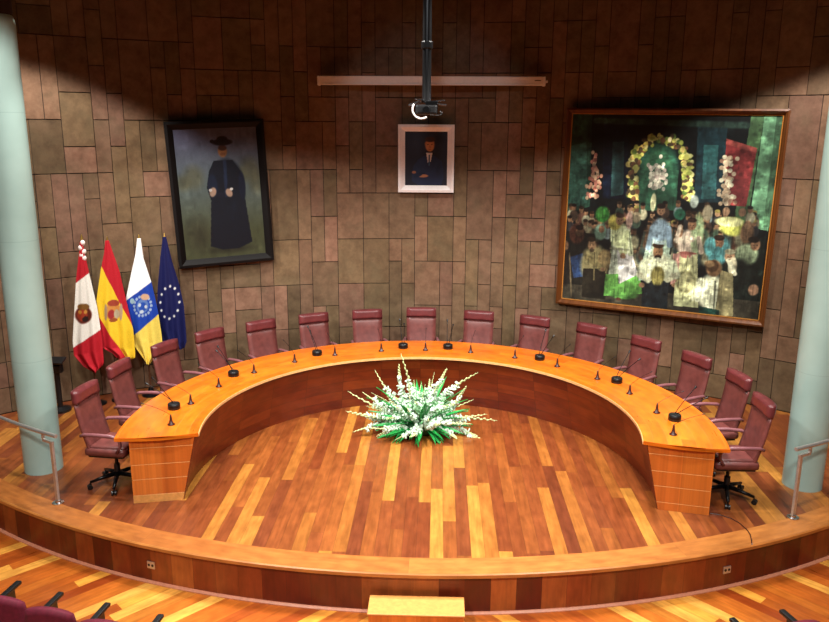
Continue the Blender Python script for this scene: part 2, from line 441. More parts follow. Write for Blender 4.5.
# ------------------------------------------------------------------ chairs
def make_chair():
    t = empty('conference_chair')
    mb = MB(); mb.box((0,.0,.455), (.47,.46,.09), bev=.035); mb.box((0,.02,.495), (.42,.40,.05), bev=.024)
    mb.build('seat', 'leather', t, smooth=True)
    MB().box((0,0,.405), (.42,.40,.03), bev=.01).build('seat_pan', 'black', t)
    # curved padded back
    def back(z0, z1, w0, w1, th, name, mat, out=0., par=t, n=8, m=6):
        bm = MB(); V = {}
        for i in range(n+1):
            s = i/n; z = z0+(z1-z0)*s; w = w0+(w1-w0)*s
            yb = -.20-.13*((z-.46)/.66)-.02*sin(pi*min(1, (z-.46)/.66))
            for j in range(m+1):
                q = -1+2*j/m
                edge = 1-(abs(q)**4)
                e2 = 1-abs(2*s-1)**6
                tt = th*(.35+.65*sqrt(max(0, edge*e2)))
                yc = yb-.0+ .03*q*q
                x = q*w/2
                V[i,j,0] = bm.bm.verts.new((x, yc+tt/2+out, z)); V[i,j,1] = bm.bm.verts.new((x, yc-tt/2, z))
        for i in range(n):
            for j in range(m):
                bm.bm.faces.new((V[i,j,0], V[i,j+1,0], V[i+1,j+1,0], V[i+1,j,0]))
                bm.bm.faces.new((V[i,j,1], V[i+1,j,1], V[i+1,j+1,1], V[i,j+1,1]))
        for i in range(n):
            for j in (0, m): bm.bm.faces.new((V[i,j,0], V[i+1,j,0], V[i+1,j,1], V[i,j,1]))
        for j in range(m):
            for i in (0, n): bm.bm.faces.new((V[i,j,0], V[i,j,1], V[i,j+1,1], V[i,j+1,0]))
        o = bm.build(name, mat, par, smooth=True); return o
    b = back(.43, 1.0, .44, .46, .075, 'backrest', 'leather')
    # stitched centre seams
    hr = back(.985, 1.125, .465, .455, .11, 'headrest', 'leather_dark', out=.012)
    for s in (-1, 1):
        mb = MB()
        pts = [(s*.235,-.25,.64), (s*.25,-.20,.665), (s*.262,-.05,.672), (s*.265,.10,.670), (s*.262,.17,.655), (s*.258,.205,.61), (s*.25,.20,.55), (s*.24,.15,.475)]
        for i in range(len(pts)-1):
            pass
        mb.tube(pts, [.016,.02,.022,.023,.022,.019,.017,.016], seg=8)
        mb.build('armrest', 'arm', t, smooth=True)
    mb = MB(); mb.lathe([(.055,.36), (.055,.39), (.03,.395)]); mb.tube([(0,0,.10), (0,0,.24)], .032, 14); mb.tube([(0,0,.24), (0,0,.38)], .018, 12)
    mb.build('gas_column', 'black', t, smooth=True, sharp=True)
    for k in range(5):
        a = 2*pi*k/5+.35
        d = Vector((cos(a), sin(a), 0))
        mb = MB(); mb.tube([d*.02+Vector((0,0,.125)), d*.16+Vector((0,0,.105)), d*.29+Vector((0,0,.078))], [.028,.022,.015], 8)
        lg = mb.build('base_leg', 'blackmetal', t, smooth=True)
        mb = MB(); n = Vector((-d.y, d.x, 0)); p = d*.295+Vector((0,0,.0275))
        for q in (-1, 1):
            mb.tube([p+n*(q*.008), p+n*(q*.026)], .027, 14)
        mb.tube([p-n*.01, p+n*.01], .008, 8); mb.tube([d*.287+Vector((0,0,.03)), d*.287+Vector((0,0,.075))], .008, 8)
        mb.build('caster', 'black', lg)
    return t
proto = make_chair()
chairs = [  # angle, radius of the backrest top, turn, label
 (183.0,3.64,-9,'burgundy leather swivel chair at the left end of the desk, beside the left column'),
 (168.6,3.68,4,'burgundy leather swivel chair below the red and white flag'),
 (154.6,3.72,3,'burgundy leather swivel chair below the white, blue and yellow flag'),
 (143.0,3.72,0,'burgundy leather swivel chair just right of the blue starred flag'),
 (130.4,3.68,0,'burgundy leather swivel chair below the right part of the priest portrait'),
 (117.3,3.68,1,'burgundy leather swivel chair two left of the middle one, right of the priest portrait'),
 (104.3,3.68,0,'burgundy leather swivel chair just left of the one below the white-framed portrait'),
 (91.2,3.74,0,'burgundy leather swivel chair in the middle, straight below the white-framed portrait'),
 (77.2,3.66,0,'burgundy leather swivel chair just right of the one below the white-framed portrait'),
 (63.6,3.66,-1,'burgundy leather swivel chair just left of the big painting\'s lower left corner'),
 (49.8,3.70,0,'burgundy leather swivel chair below the left part of the big painting'),
 (35.5,3.68,2,'burgundy leather swivel chair below the middle of the big painting'),
 (21.8,3.70,5,'burgundy leather swivel chair below the right part of the big painting'),
 (9.9,3.72,0,'burgundy leather swivel chair second from the right end of the desk'),
 (-3.6,3.61,4,'burgundy leather swivel chair at the right end of the desk, beside the right column')]
for i, (ang, rt, turn, lab) in enumerate(chairs):
    o = proto if i == 0 else copy_tree(proto)
    a = radians(ang); rr_ = rt-.29
    o.location = (rr_*cos(a), rr_*sin(a), 0); o.rotation_euler = (0, 0, a+pi/2+radians(turn))
    tag(o, lab, 'chair', 'swivel chairs around the desk')

# ------------------------------------------------------------------ desk microphones
SEAT = ['leftmost one, at the left end of the desk','in front of the chair below the red and white flag','in front of the chair below the white-blue-yellow flag','in front of the chair right of the starred flag',
 'in front of the chair below the priest portrait','second left of the middle one','just left of the middle one','the middle one, below the white-framed portrait','just right of the middle one',
 'in front of the chair left of the big painting','below the left part of the big painting','below the middle of the big painting','below the right part of the big painting',
 'second from the right end','rightmost one, at the right end of the desk']
def make_cone():
    t = empty('gooseneck_microphone')
    MB().lathe([(.040,0), (.040,.008), (.022,.02), (.014,.06), (.010,.10), (.006,.115)], seg=16).build('base', 'brown_cone', t, smooth=True)
    pts = [(0, .021*i+.0006*i*i, .11+.016*i-.0003*i*i) for i in range(11)]
    s = MB().tube(pts, .0022, 6).build('gooseneck', 'blackmetal', t)
    MB().tube([pts[-1], (0, pts[-1][1]+.03, pts[-1][2]+.012)], .005, 8).build('microphone_head', 'black', s)
    return t
cproto = make_cone()
cang = [-173.9,172.3,158.9,145.1,131.0,117.9,103.4,89.8,75.9,62.0,48.1,33.8,20.7,6.8,-6.8]
for i, dg in enumerate(cang):
    o = cproto if i == 0 else copy_tree(cproto)
    a = radians(dg); R = 2.68
    o.location = (R*cos(a), R*sin(a), .7505); o.rotation_euler = (0, 0, a-pi/2)
    tag(o, 'small cone-footed desk microphone, '+SEAT[i], 'microphone', 'cone-footed microphones on the desk')

def make_unit():
    t = empty('conference_microphone')
    MB().lathe([(.066,0), (.069,.008), (.069,.058), (.062,.068), (.03,.074)], seg=28).build('base', 'black', t, smooth=True, sharp=True)
    MB().lathe([(.0694,.024), (.070,.034), (.0694,.044)], seg=28, cap=False).build('speaker_band', 'blackmetal', t)
    for s in (-1, 1):
        e_, h_ = (.30, .20) if s > 0 else (.20, .29)
        pts = [(s*(.012+.002*i), e_*(i/12)**1.15, .062+h_*(i/12)) for i in range(13)]
        g = MB().tube(pts, .0042, 7).build('gooseneck', 'blackmetal', t)
        e = Vector(pts[-1]); d = (Vector(pts[-1])-Vector(pts[-2])).normalized()
        MB().tube([e, e+d*.035], [.009,.012], 10).build('microphone_head', 'black', g)
    return t
uproto = make_unit()
UL = ['the leftmost','second from the left','below the priest portrait, third from the left',
 'just left of the middle chair','just right of the middle chair','left of the big painting','below the middle of the big painting','the rightmost']
uang = [176.1,150.2,122.5,96.5,83.2,55.3,29.2,2.1]
for i, dg in enumerate(uang):
    o = uproto if i == 0 else copy_tree(uproto)
    a = radians(dg); R = 2.80
    o.location = (R*cos(a), R*sin(a), .7505); o.rotation_euler = (0, 0, a-pi/2)
    tag(o, 'round black two-necked desk microphone, '+UL[i], 'microphone', 'round microphones on the desk')

# ------------------------------------------------------------------ painting on a grid of vertices
class Canvas:
    def __init__(s, W, H, bg=(0,0,0)):
        s.W, s.H = W, H
        s.x, s.y = np.meshgrid(np.linspace(0,1,W), np.linspace(0,1,H))
        s.c = np.zeros((H, W, 3)); s.c[:] = bg; s.asp = 1.; s.rng = np.random.default_rng(3)
    def blend(s, m, col):
        m = np.clip(m, 0, 1)[..., None]; s.c = s.c*(1-m)+np.array(col, float)*m
    def ell(s, cx, cy, rx, ry, col, rot=0, soft=.15, al=1.):
        dx, dy = s.x-cx, s.y-cy
        a = dx*cos(rot)+dy*sin(rot); b = -dx*sin(rot)+dy*cos(rot)
        d = np.sqrt((a/rx)**2+(b/ry)**2)
        s.blend((1-d)/soft*al if al == 1. else np.clip((1-d)/soft, 0, 1)*al, col)
    def poly(s, pts, col, al=1.):
        ins = np.zeros(s.x.shape, bool); n = len(pts)
        for i in range(n):
            x1, y1 = pts[i]; x2, y2 = pts[(i+1) % n]
            if y1 == y2: continue
            c = ((s.y >= min(y1, y2)) & (s.y < max(y1, y2)))
            ins ^= c & (s.x < (x2-x1)*(s.y-y1)/(y2-y1)+x1)
        s.blend(ins*al, col)
    def line(s, a, b, w, col, al=1.):
        ax, ay = a; bx, by = b; dx, dy = bx-ax, by-ay
        t = np.clip(((s.x-ax)*dx+(s.y-ay)*dy)/(dx*dx+dy*dy), 0, 1)
        d = np.hypot(s.x-ax-t*dx, s.y-ay-t*dy); s.blend((1.3-d/w)*2*al, col)
    def mottling(s, amt, n=400, r=.03):
        for _ in range(n):
            cx, cy = s.rng.random(2); k = 1+s.rng.uniform(-amt, amt)
            rx, ry = r*s.rng.uniform(.4, 1.6), r*s.rng.uniform(.4, 1.6)
            x0, x1 = int(max(0, (cx-rx)*s.W)), int(min(s.W, (cx+rx)*s.W+1)); y0, y1 = int(max(0, (cy-ry)*s.H)), int(min(s.H, (cy+ry)*s.H+1))
            if x1 <= x0 or y1 <= y0: continue
            d = ((s.x[y0:y1, x0:x1]-cx)/rx)**2+((s.y[y0:y1, x0:x1]-cy)/ry)**2
            m = np.clip(1-d, 0, 1)[..., None]
            s.c[y0:y1, x0:x1] *= 1+(k-1)*m
    def linear(s, gain=1.):
        v = np.clip(s.c, 0, 255)/255
        v = np.where(v <= .04045, v/12.92, ((v+.055)/1.055)**2.4)*gain
        return np.clip(v, 0, 1)

def grid_mesh(name, W, H, posf, canvas, gain, mat, parent, solid=0, smooth=True):
    """posf(u,v arrays)->(H,W,3)"""
    u, v = np.meshgrid(np.linspace(0,1,W), np.linspace(0,1,H))
    P = posf(u, v).reshape(-1, 3)
    idx = np.arange(W*H).reshape(H, W)
    f = np.stack([idx[:-1,:-1], idx[:-1,1:], idx[1:,1:], idx[1:,:-1]], -1).reshape(-1, 4)
    me = bpy.data.meshes.new(name); me.from_pydata(P.tolist(), [], f.tolist())
    at = me.attributes.new('paint', 'FLOAT_COLOR', 'POINT')
    c = canvas.linear(gain).reshape(-1, 3); at.data.foreach_set('color', np.concatenate([c, np.ones((len(c),1))], 1).astype(np.float32).ravel())
    o = link(name, me, mat, parent, smooth=smooth)
    if solid:
        md = o.modifiers.new('thickness', 'SOLIDIFY'); md.thickness = solid; md.offset = 0
    return o

def framed(name, label, cx, cy, rz, lean, w, h, z0, fw, fmat, canvas, gain, depth=.05, inner=None, cat='painting', roll=0.):
    """flat framed picture standing on the wall; local x right, z up, facing -y"""
    t = empty(name, (cx, cy, z0), rz); t.rotation_euler = (Matrix.Rotation(rz,3,'Z') @ Matrix.Rotation(roll,3,'Y') @ Matrix.Rotation(lean,3,'X')).to_euler(); tag(t, label, cat)
    iw, ih = w-2*fw, h-2*fw
    W, H = canvas.W, canvas.H
    grid_mesh('canvas', W, H, lambda u, v: np.stack([(u-.5)*iw, np.full_like(u, -.012), fw+v*ih], -1), canvas, gain, 'canvas', t)
    MB().box((0, .006, h/2), (w-.02, .012, h-.02)).build('backing', 'frame_black', t)
    # frame: four mitred bars with a stepped profile
    mb = MB()
    prof = [(0, 0), (0, -depth), (fw*.35, -depth-.008), (fw*.7, -depth*.7), (fw, -.016), (fw, 0)]
    cs = [(-w/2, 0, 1, 1), (w/2, 0, -1, 1), (w/2, h, -1, -1), (-w/2, h, 1, -1)]
    rings = []
    for x, z, sx, sz in cs: rings.append([mb.bm.verts.new((x+sx*a, b, z+sz*a)) for a, b in prof])
    for i in range(4):
        r1, r2 = rings[i], rings[(i+1) % 4]
        for k in range(len(prof)): k2 = (k+1) % len(prof); mb.bm.faces.new((r1[k], r2[k], r2[k2], r1[k2]))
    mb.build('frame', fmat, t)
    if inner:
        mb = MB(); q = .012
        for (c, s) in (((0,-.02,fw+q/2), (iw,.012,q)), ((0,-.02,h-fw-q/2), (iw,.012,q)), ((-iw/2+q/2,-.02,h/2), (q,.012,ih)), ((iw/2-q/2,-.02,h/2), (q,.012,ih))):
            mb.box(c, s)
        mb.build('fillet', inner, t)
    return t

# ---- the big painting: a crowded folk feast
W_, H_ = 400, 400
cv = Canvas(W_, H_, (10,16,20))
def P(x, y):
    u = .5; t = (y-50)/490
    for _ in range(4):
        u = (x-(65-27*t))/(523-16*t); t = (y-(50+10*u))/(470+40*u)
    return (u, 1-t)
def E(x, y, rx, ry, col, rot=0, soft=.25, al=1.):
    u, v = P(x, y); cv.ell(u, v, rx/515, ry/490, col, rot, soft, al)
def G(pts, col, al=1.): cv.poly([P(*p) for p in pts], col, al)
def L(a, b, w, col, al=1.): cv.line(P(*a), P(*b), w/515, col, al)
G([(60,45),(120,45),(115,280),(45,300)], (28,64,56)); G([(60,130),(105,120),(108,270),(50,290)], (40,88,84))
G([(150,50),(215,50),(215,260),(150,260)], (10,18,40)); G([(175,120),(205,120),(205,250),(172,255)], (34,72,84))
G([(390,80),(460,80),(455,270),(385,270)], (16,44,60)); G([(405,130),(440,130),(436,260),(402,262)], (30,84,98))
G([(515,58),(545,58),(510,330),(480,320)], (66,104,68)); G([(545,58),(586,60),(560,340),(515,330)], (96,158,124)); G([(572,60),(590,60),(565,330),(548,330)], (66,112,84))
L((130,68),(505,84), 8, (34,58,56), .8)
G([(458,115),(530,138),(508,280),(455,275)], (140,34,42)); G([(458,115),(530,138),(528,150),(457,128)], (160,54,56))
E(292,190,58,78, (28,76,62)); E(292,195,42,64, (40,98,72)); G([(240,190),(345,190),(340,290),(240,290)], (34,84,66))
r_ = np.random.default_rng(5)
for k in range(230):
    q = r_.random(); a = pi*q
    w = r_.uniform(-12, 12)
    if k < 110: x = 300+(-cos(a))*(68+w); y = 180-sin(a)*(66+w)
    else:
        sgn = -1 if k % 2 else 1
        x = 300+sgn*(68+w)+(0 if sgn > 0 else -3); y = r_.uniform(175, 265)
    c = [(196,190,84),(150,160,60),(214,206,132),(112,66,44),(90,120,50),(206,176,90),(70,54,40)][r_.integers(7)]
    E(x, y, r_.uniform(5, 9), r_.uniform(5, 9), c)
for k in range(80):
    x = 292+r_.normal(0, 12); y = 205+r_.normal(0, 17); E(x, y, 5, 6, [(190,180,178),(226,214,214),(150,140,142),(206,176,184)][r_.integers(4)])
for k in range(60):
    y = r_.uniform(145, 260); x = 128+r_.normal(0, 3+(y-145)*.07); E(x, y, 5, 6, [(176,96,92),(200,128,112),(150,72,66),(190,150,130)][r_.integers(4)])
for k in range(70):
    y = r_.uniform(158, 275); x = 463+r_.normal(0, 8); E(x, y, 6, 6, [(214,180,164),(190,150,130),(232,214,198),(150,100,88)][r_.integers(4)])
# crowd behind
for k in range(75):
    x = 60+r_.random()*470; y = 272+r_.random()*60+abs(x-300)*.04
    cloth = [(70,50,44),(44,60,70),(150,130,110),(90,40,34),(60,84,74),(170,160,140),(120,70,60),(40,40,50),(110,130,150)][r_.integers(9)]
    E(x, y+20, 13, 17, cloth); E(x, y, 7, 9, [(150,98,72),(168,116,88),(120,74,54)][r_.integers(3)]); E(x, y-6, 7.5, 5, [(40,24,18),(60,40,30),(30,20,18),(150,130,60)][r_.integers(4)])
for k in range(90):
    x = 70+r_.random()*440; y = 325+r_.random()*85
    cloth = [(60,44,36),(50,70,76),(120,112,92),(84,40,32),(56,78,66),(140,130,110),(96,64,50),(44,44,52)][r_.integers(8)]
    E(x, y+24, 15, 24, cloth, soft=.5); E(x, y, 7, 9, [(120,80,60),(140,94,70),(98,62,46)][r_.integers(3)], soft=.5); E(x, y-7, 7.5, 5, (36,24,20), soft=.5)
E(150,300,22,24, (30,104,34)); E(147,296,14,17, (52,140,50)); E(350,300,16,16, (30,110,88)); E(385,268,12,18, (130,140,148))
# lower dark mass
G([(40,340),(130,350),(150,520),(38,520)], (24,24,22)); G([(480,400),(556,350),(545,560),(440,560)], (22,30,28)); G([(40,480),(545,520),(540,570),(38,520)], (62,54,46))
# left men
E(80,350,24,30,(86,40,30)); E(88,345,12,14,(150,96,70)); E(88,334,12,8,(34,20,18)); E(48,380,12,15,(140,92,68)); E(50,440,18,55,(26,20,18))
L((60,400),(66,515),2,(110,90,70)); G([(62,410),(98,400),(105,460),(72,465)], (24,50,110))
E(130,430,44,58,(138,122,84)); G([(98,440),(160,440),(160,522),(95,515)], (30,26,20)); E(122,378,13,17,(160,112,84)); E(121,364,13,8,(56,40,30)); E(122,392,8,6,(80,60,44))
E(158,418,22,32,(120,92,58)); E(158,418,17,26,(150,120,80)); E(145,345,18,24,(110,150,140)); E(148,338,9,11,(150,98,72))
# woman in green and white
G([(172,330),(224,330),(228,400),(252,500),(160,508),(176,400)], (196,204,200)); E(205,505,48,17,(84,160,64)); G([(160,455),(250,450),(258,505),(155,512)], (96,180,70))
G([(190,390),(228,390),(246,455),(196,480)], (206,198,222)); E(197,355,28,38,(208,216,172)); E(184,320,20,24,(200,180,70)); E(197,315,12,15,(166,110,84)); E(197,303,13,7,(60,36,28)); E(206,408,9,7,(150,100,76))
L((216,340),(226,400),7,(200,206,180)); E(222,315,10,26,(190,140,140))
# central figures
G([(282,330),(326,320),(330,400),(316,470),(248,470),(262,400)], (168,196,190)); E(302,340,28,34,(122,150,196)); E(303,290,12,14,(156,104,80)); E(303,279,13,8,(40,26,22)); E(283,270,8,26,(214,208,170))
E(298,440,48,46,(214,216,196)); G([(258,470),(326,470),(322,545),(256,540)], (26,34,44)); E(297,395,15,20,(150,100,70)); E(297,379,17,8,(58,36,26)); E(297,410,10,8,(46,30,22))
E(297,458,20,28,(122,108,50)); E(290,458,6,26,(158,142,74)); E(304,458,6,26,(150,134,68)); E(256,482,9,8,(156,106,80)); E(340,480,9,8,(156,106,80))
# woman in pink and cream
G([(345,395),(395,395),(400,540),(338,535)], (214,210,160)); E(372,375,30,40,(222,190,186)); E(394,350,18,60,(170,200,150), al=.8); E(381,326,12,15,(160,104,78)); E(381,314,13,7,(60,34,26)); L((345,365),(380,362),8,(226,200,194)); E(352,345,8,14,(166,110,84)); E(366,402,16,10,(190,96,96))
G([(336,400),(352,398),(350,470),(330,480)], (186,120,120)); E(368,472,28,32,(104,96,62)); E(368,472,23,27,(166,158,118))
# right group
E(445,390,32,40,(60,134,156)); E(447,370,13,16,(140,90,68)); E(447,358,15,8,(40,24,20)); E(425,380,16,26,(70,160,186))
E(478,330,34,26,(196,196,80)); E(470,318,38,14,(214,210,150)); E(512,345,18,30,(120,80,60)); E(513,325,9,12,(160,110,86)); E(418,296,14,22,(170,150,130)); E(462,292,10,12,(160,112,90)); E(500,294,10,12,(150,100,80))
E(512,400,30,30,(150,170,140)); E(532,375,13,16,(150,98,74)); E(528,362,15,9,(34,24,20))
E(490,460,40,56,(26,34,32)); E(473,405,14,17,(164,116,92)); E(473,393,14,8,(150,140,120)); E(480,430,12,26,(206,190,170)); L((470,415),(486,450),5,(226,216,200)); E(530,490,14,16,(150,100,80))
E(430,500,38,52,(226,222,204)); G([(452,440),(482,450),(484,560),(440,560)], (138,122,88)); E(436,436,22,24,(128,84,58)); E(432,430,18,18,(70,44,30)); E(425,425,14,10,(120,86,60)); E(395,515,16,10,(220,214,196)); G([(402,535),(452,545),(450,560),(402,556)], (24,70,66))
E(195,520,8,5,(80,40,30))
# arms, sashes, shadows between the figures
L((262,425),(252,455),10,(198,202,184)); L((252,455),(272,470),7,(200,196,176)); L((334,425),(344,455),10,(190,196,176)); L((344,455),(322,468),7,(196,190,170))
L((250,400),(262,345),2.5,(60,70,66)); L((328,400),(336,340),2.5,(40,46,44)); L((228,400),(222,345),2,(110,120,96)); L((174,398),(180,345),2,(110,120,96))
L((180,345),(202,398),5,(196,204,160)); L((216,345),(212,398),5,(190,198,154)); E(190,388,22,4,(150,150,130)); E(206,404,7,6,(172,118,90))
L((345,355),(352,330),5,(214,184,176)); L((398,360),(404,395),6,(210,178,170)); E(372,398,26,4,(176,84,84)); L((372,405),(360,520),1.6,(160,156,116)); L((384,405),(390,530),1.6,(160,156,116))
L((110,410),(150,440),8,(118,102,66)); E(152,442,7,6,(150,104,78)); L((130,398),(128,470),1.8,(96,82,54)); L((404,470),(398,512),9,(214,212,196)); L((440,470),(438,540),2,(110,110,98))
L((282,335),(272,385),7,(118,146,190)); L((322,335),(326,378),7,(110,138,184)); E(300,372,18,5,(150,170,196)); L((445,385),(430,410),5,(50,116,138)); E(297,416,14,7,(220,220,204))
for hx, hy in ((197,316),(303,291),(381,327),(297,396),(122,379),(447,371),(532,376),(473,406)):
    E(hx-4,hy,1.6,1.3,(40,24,18)); E(hx+4,hy,1.6,1.3,(40,24,18)); E(hx,hy+7,3,1.2,(110,50,40))
cv.mottling(.22, 5000, .008); cv.mottling(.22, 2500, .018); cv.mottling(.25, 400, .06)
# long vertical brush folds in the clothes
for _ in range(1100):
    u0 = cv.rng.random(); v0 = .04+cv.rng.random()*.5; k = cv.rng.choice([.84, .90, 1.06, 1.10])
    x0 = int(u0*W_); w = cv.rng.integers(1, 4); y0 = int(v0*H_); h = cv.rng.integers(8, 34)
    cv.c[y0:y0+h, x0:x0+w] *= k
gray = cv.c.mean(-1, keepdims=True); cv.c = (gray*.3+cv.c*.7)*np.array([.86,.90,.80])
# the picture is darkest towards its upper left corner
cv.c = cv.c[:, :, :]
BX = (Vector((2.085, 3.86, 1.215)), Vector((4.70, 2.66, 1.215)))
cxy = (BX[0]+BX[1])/2; bw = (BX[1]-BX[0]).length; rzb = atan2(BX[1].y-BX[0].y, BX[1].x-BX[0].x)
framed('framed_painting', 'very large brown-framed painting of a crowded village feast with a flower arch', cxy.x-.01, cxy.y-.03, rzb, radians(.2), bw+.09, 2.93, 1.205, .072, 'frame_gold', cv, 1.0, .07, 'frame_gold_in', roll=radians(.5))

# ---- priest portrait
cv = Canvas(130, 200, (70,78,70))
def P(x, y): u = (x-(72+28*(y-72)/490))/(304-4*(y-72)/490); return (u, 1-(y-72)/487)
def E(x, y, rx, ry, col, rot=0, soft=.25, al=1.):
    u, v = P(x, y); cv.ell(u, v, rx/302, ry/487, col, rot, soft, al)
def G(pts, col, al=1.): cv.poly([P(*p) for p in pts], col, al)
top = np.array([84,86,108.]); mid = np.array([78,90,92.]); low = np.array([66,70,48.])
yv = cv.y[..., None]
cv.c = np.where(yv > .6, mid+(top-mid)*np.clip((yv-.6)/.35, 0, 1), low+(mid-low)*np.clip((yv-.2)/.4, 0, 1))
for x, y, rx, ry in ((140,250,50,60),(100,270,40,40),(350,230,48,60),(375,280,40,60),(320,250,30,40)): E(x, y, rx, ry, (82,82,62), soft=.6, al=.7)
E(150,470,70,90,(46,44,32),soft=.8,al=.7); E(270,530,110,22,(34,34,26),soft=.7,al=.8)
G([(215,190),(285,190),(318,240),(328,340),(350,510),(300,530),(240,532),(192,515),(200,340),(186,290),(196,230)], (11,17,28))
E(262,260,64,82,(11,17,28)); E(208,285,20,50,(16,26,44)); E(318,290,14,60,(14,22,40)); G([(250,190),(262,190),(262,330),(252,330)], (22,32,52))
E(249,158,19,24,(132,90,54)); E(249,145,18,12,(60,34,24)); E(249,168,12,7,(110,70,44)); E(249,124,42,14,(18,8,12)); E(249,112,22,12,(16,8,12)); E(212,120,10,8,(20,10,14))
E(208,308,15,19,(150,124,106),rot=.5); E(268,314,15,17,(150,124,106),rot=-.4); E(238,320,18,12,(16,20,34)); E(199,300,7,6,(190,186,180)); E(277,300,7,6,(190,186,180))
cv.mottling(.12, 300, .04)
PX = (Vector((-3.68, 3.245, 0)), Vector((-2.375, 3.775, 0)))
pc = (PX[0]+PX[1])/2; pw = (PX[1]-PX[0]).length; rzp = atan2(PX[1].y-PX[0].y, PX[1].x-PX[0].x)
framed('framed_portrait', 'tall black-framed portrait of a standing priest in dark robe and hat', pc.x, pc.y, rzp, radians(.8), pw, 2.12, 1.83, .115, 'frame_black', cv, .85, .06, roll=radians(-2.4))

# ---- seated man portrait, white frame
cv = Canvas(90, 110, (26,30,44))
def P(x, y): return ((x-84)/215, 1-(y-269)/273)
def E(x, y, rx, ry, col, rot=0, soft=.25, al=1.):
    u, v = P(x, y); cv.ell(u, v, rx/215, ry/273, col, rot, soft, al)
def G(pts, col, al=1.): cv.poly([P(*p) for p in pts], col, al)
E(140,330,60,80,(40,48,66),soft=.9,al=.7); E(260,300,40,40,(18,16,24),soft=.8)
G([(180,392),(150,410),(120,470),(118,520),(150,540),(270,540),(282,500),(272,420),(232,388)], (26,38,66)); E(205,440,62,55,(28,42,72)); E(150,460,30,40,(26,40,68)); E(262,470,22,50,(24,36,62))
G([(192,375),(224,375),(215,420),(200,425)], (196,190,190)); G([(204,385),(212,385),(212,440),(203,440)], (50,80,110))
E(210,335,27,38,(168,112,72)); E(210,308,30,16,(54,32,22)); E(210,345,22,26,(176,120,80)); E(188,330,4,8,(140,90,60))
E(200,333,4,2.4,(40,26,22)); E(220,333,4,2.4,(40,26,22)); E(210,346,3,6,(150,98,66)); E(210,359,8,2.5,(130,70,60))
E(175,493,32,9,(164,112,80)); E(130,475,12,8,(150,100,74)); E(150,490,30,11,(22,34,60),rot=.3); E(170,480,20,5,(20,30,54))
framed('framed_portrait', 'small white-framed portrait of a man in dark blue suit with folded arms', -.03, 4.09, 0, radians(2.0), .855, 1.02, 2.885, .105, 'white', cv, 1.1, .045)

# ------------------------------------------------------------------ screen housing on the wall
t = empty('projection_screen_case', (.035, 3.80, 4.46), 0); tag(t, 'long cream roller-screen case fixed high on the wall above the white-framed portrait', 'projection screen')
MB().box((0, 0, .065), (3.26, .11, .125), bev=.012).build('case', 'pinkwhite', t)
MB().box((0, -.058, .012), (3.14, .012, .02), bev=.003).build('slot_bar', 'white', t)
for s in (-1, 1):
    MB().box((s*1.645, 0, .06), (.035, .12, .135), bev=.008).build('end_cap', 'white', t)
    MB().box((s*1.45, .09, .09), (.06, .10, .04)).build('bracket', 'pinkwhite', t)
MB().tube([(1.66,0,.06), (1.70,0,.06)], .02, 10).build('winder', 'pinkwhite', t)
MB().box((1.55, -.0575, .07), (.09, .004, .012)).build('nameplate', 'brown_cone', t)

# ------------------------------------------------------------------ ceiling mounted projector
t = empty('ceiling_projector', (.045, -.3, 3.93)); tag(t, 'black projector hanging on a long black pole from the ceiling', 'projector')
MB().tube([(0,0,.17), (0,0,2.52)], .042, 16).build('pole', 'black', t, smooth=True, sharp=True)
MB().lathe([(.05,.66), (.055,.67), (.055,.72), (.05,.73)], seg=16).build('pole_collar', 'black', t)
MB().box((0,.0,.105), (.21,.22,.09), bev=.02).build('body', 'black', t)
mb = MB(); mb.box((.115,0,.155), (.15,.15,.014), rot=Matrix.Rotation(.12,4,'Y'), bev=.004); mb.box((.12,-.03,.185), (.11,.09,.012), rot=Matrix.Rotation(-.1,4,'Y'), bev=.003)
mb.build('side_plate', 'chrome', t)
mb = MB(); mb.box((-.11,0,.165), (.13,.13,.014), rot=Matrix.Rotation(-.35,4,'Y'), bev=.004); mb.box((-.075,-.03,.195), (.07,.09,.012), rot=Matrix.Rotation(.1,4,'Y'), bev=.003)
mb.build('side_plate', 'chrome', t)
MB().box((.05,-.05,.165), (.12,.10,.04), bev=.01).build('bracket', 'blackmetal', t)
pts = [(-.12+.0*k, -.10, .13) for k in range(1)]+[(-.045+.085*cos(radians(a)), -.115, .105+.085*sin(radians(a))) for a in range(150, 310, 12)]
MB().tube(pts, .009, 8).build('cable_loop', 'white', t, smooth=True)
MB().tube([(.0,-.11,.105), (.0,-.15,.105)], [.034,.03], 16).build('lens', 'blackmetal', t)
pts = [(.09+.06*cos(radians(a)), -.11, .07+.02*sin(radians(a))) for a in range(-150, 60, 20)]
MB().tube(pts, .005, 6).build('cable', 'black', t)

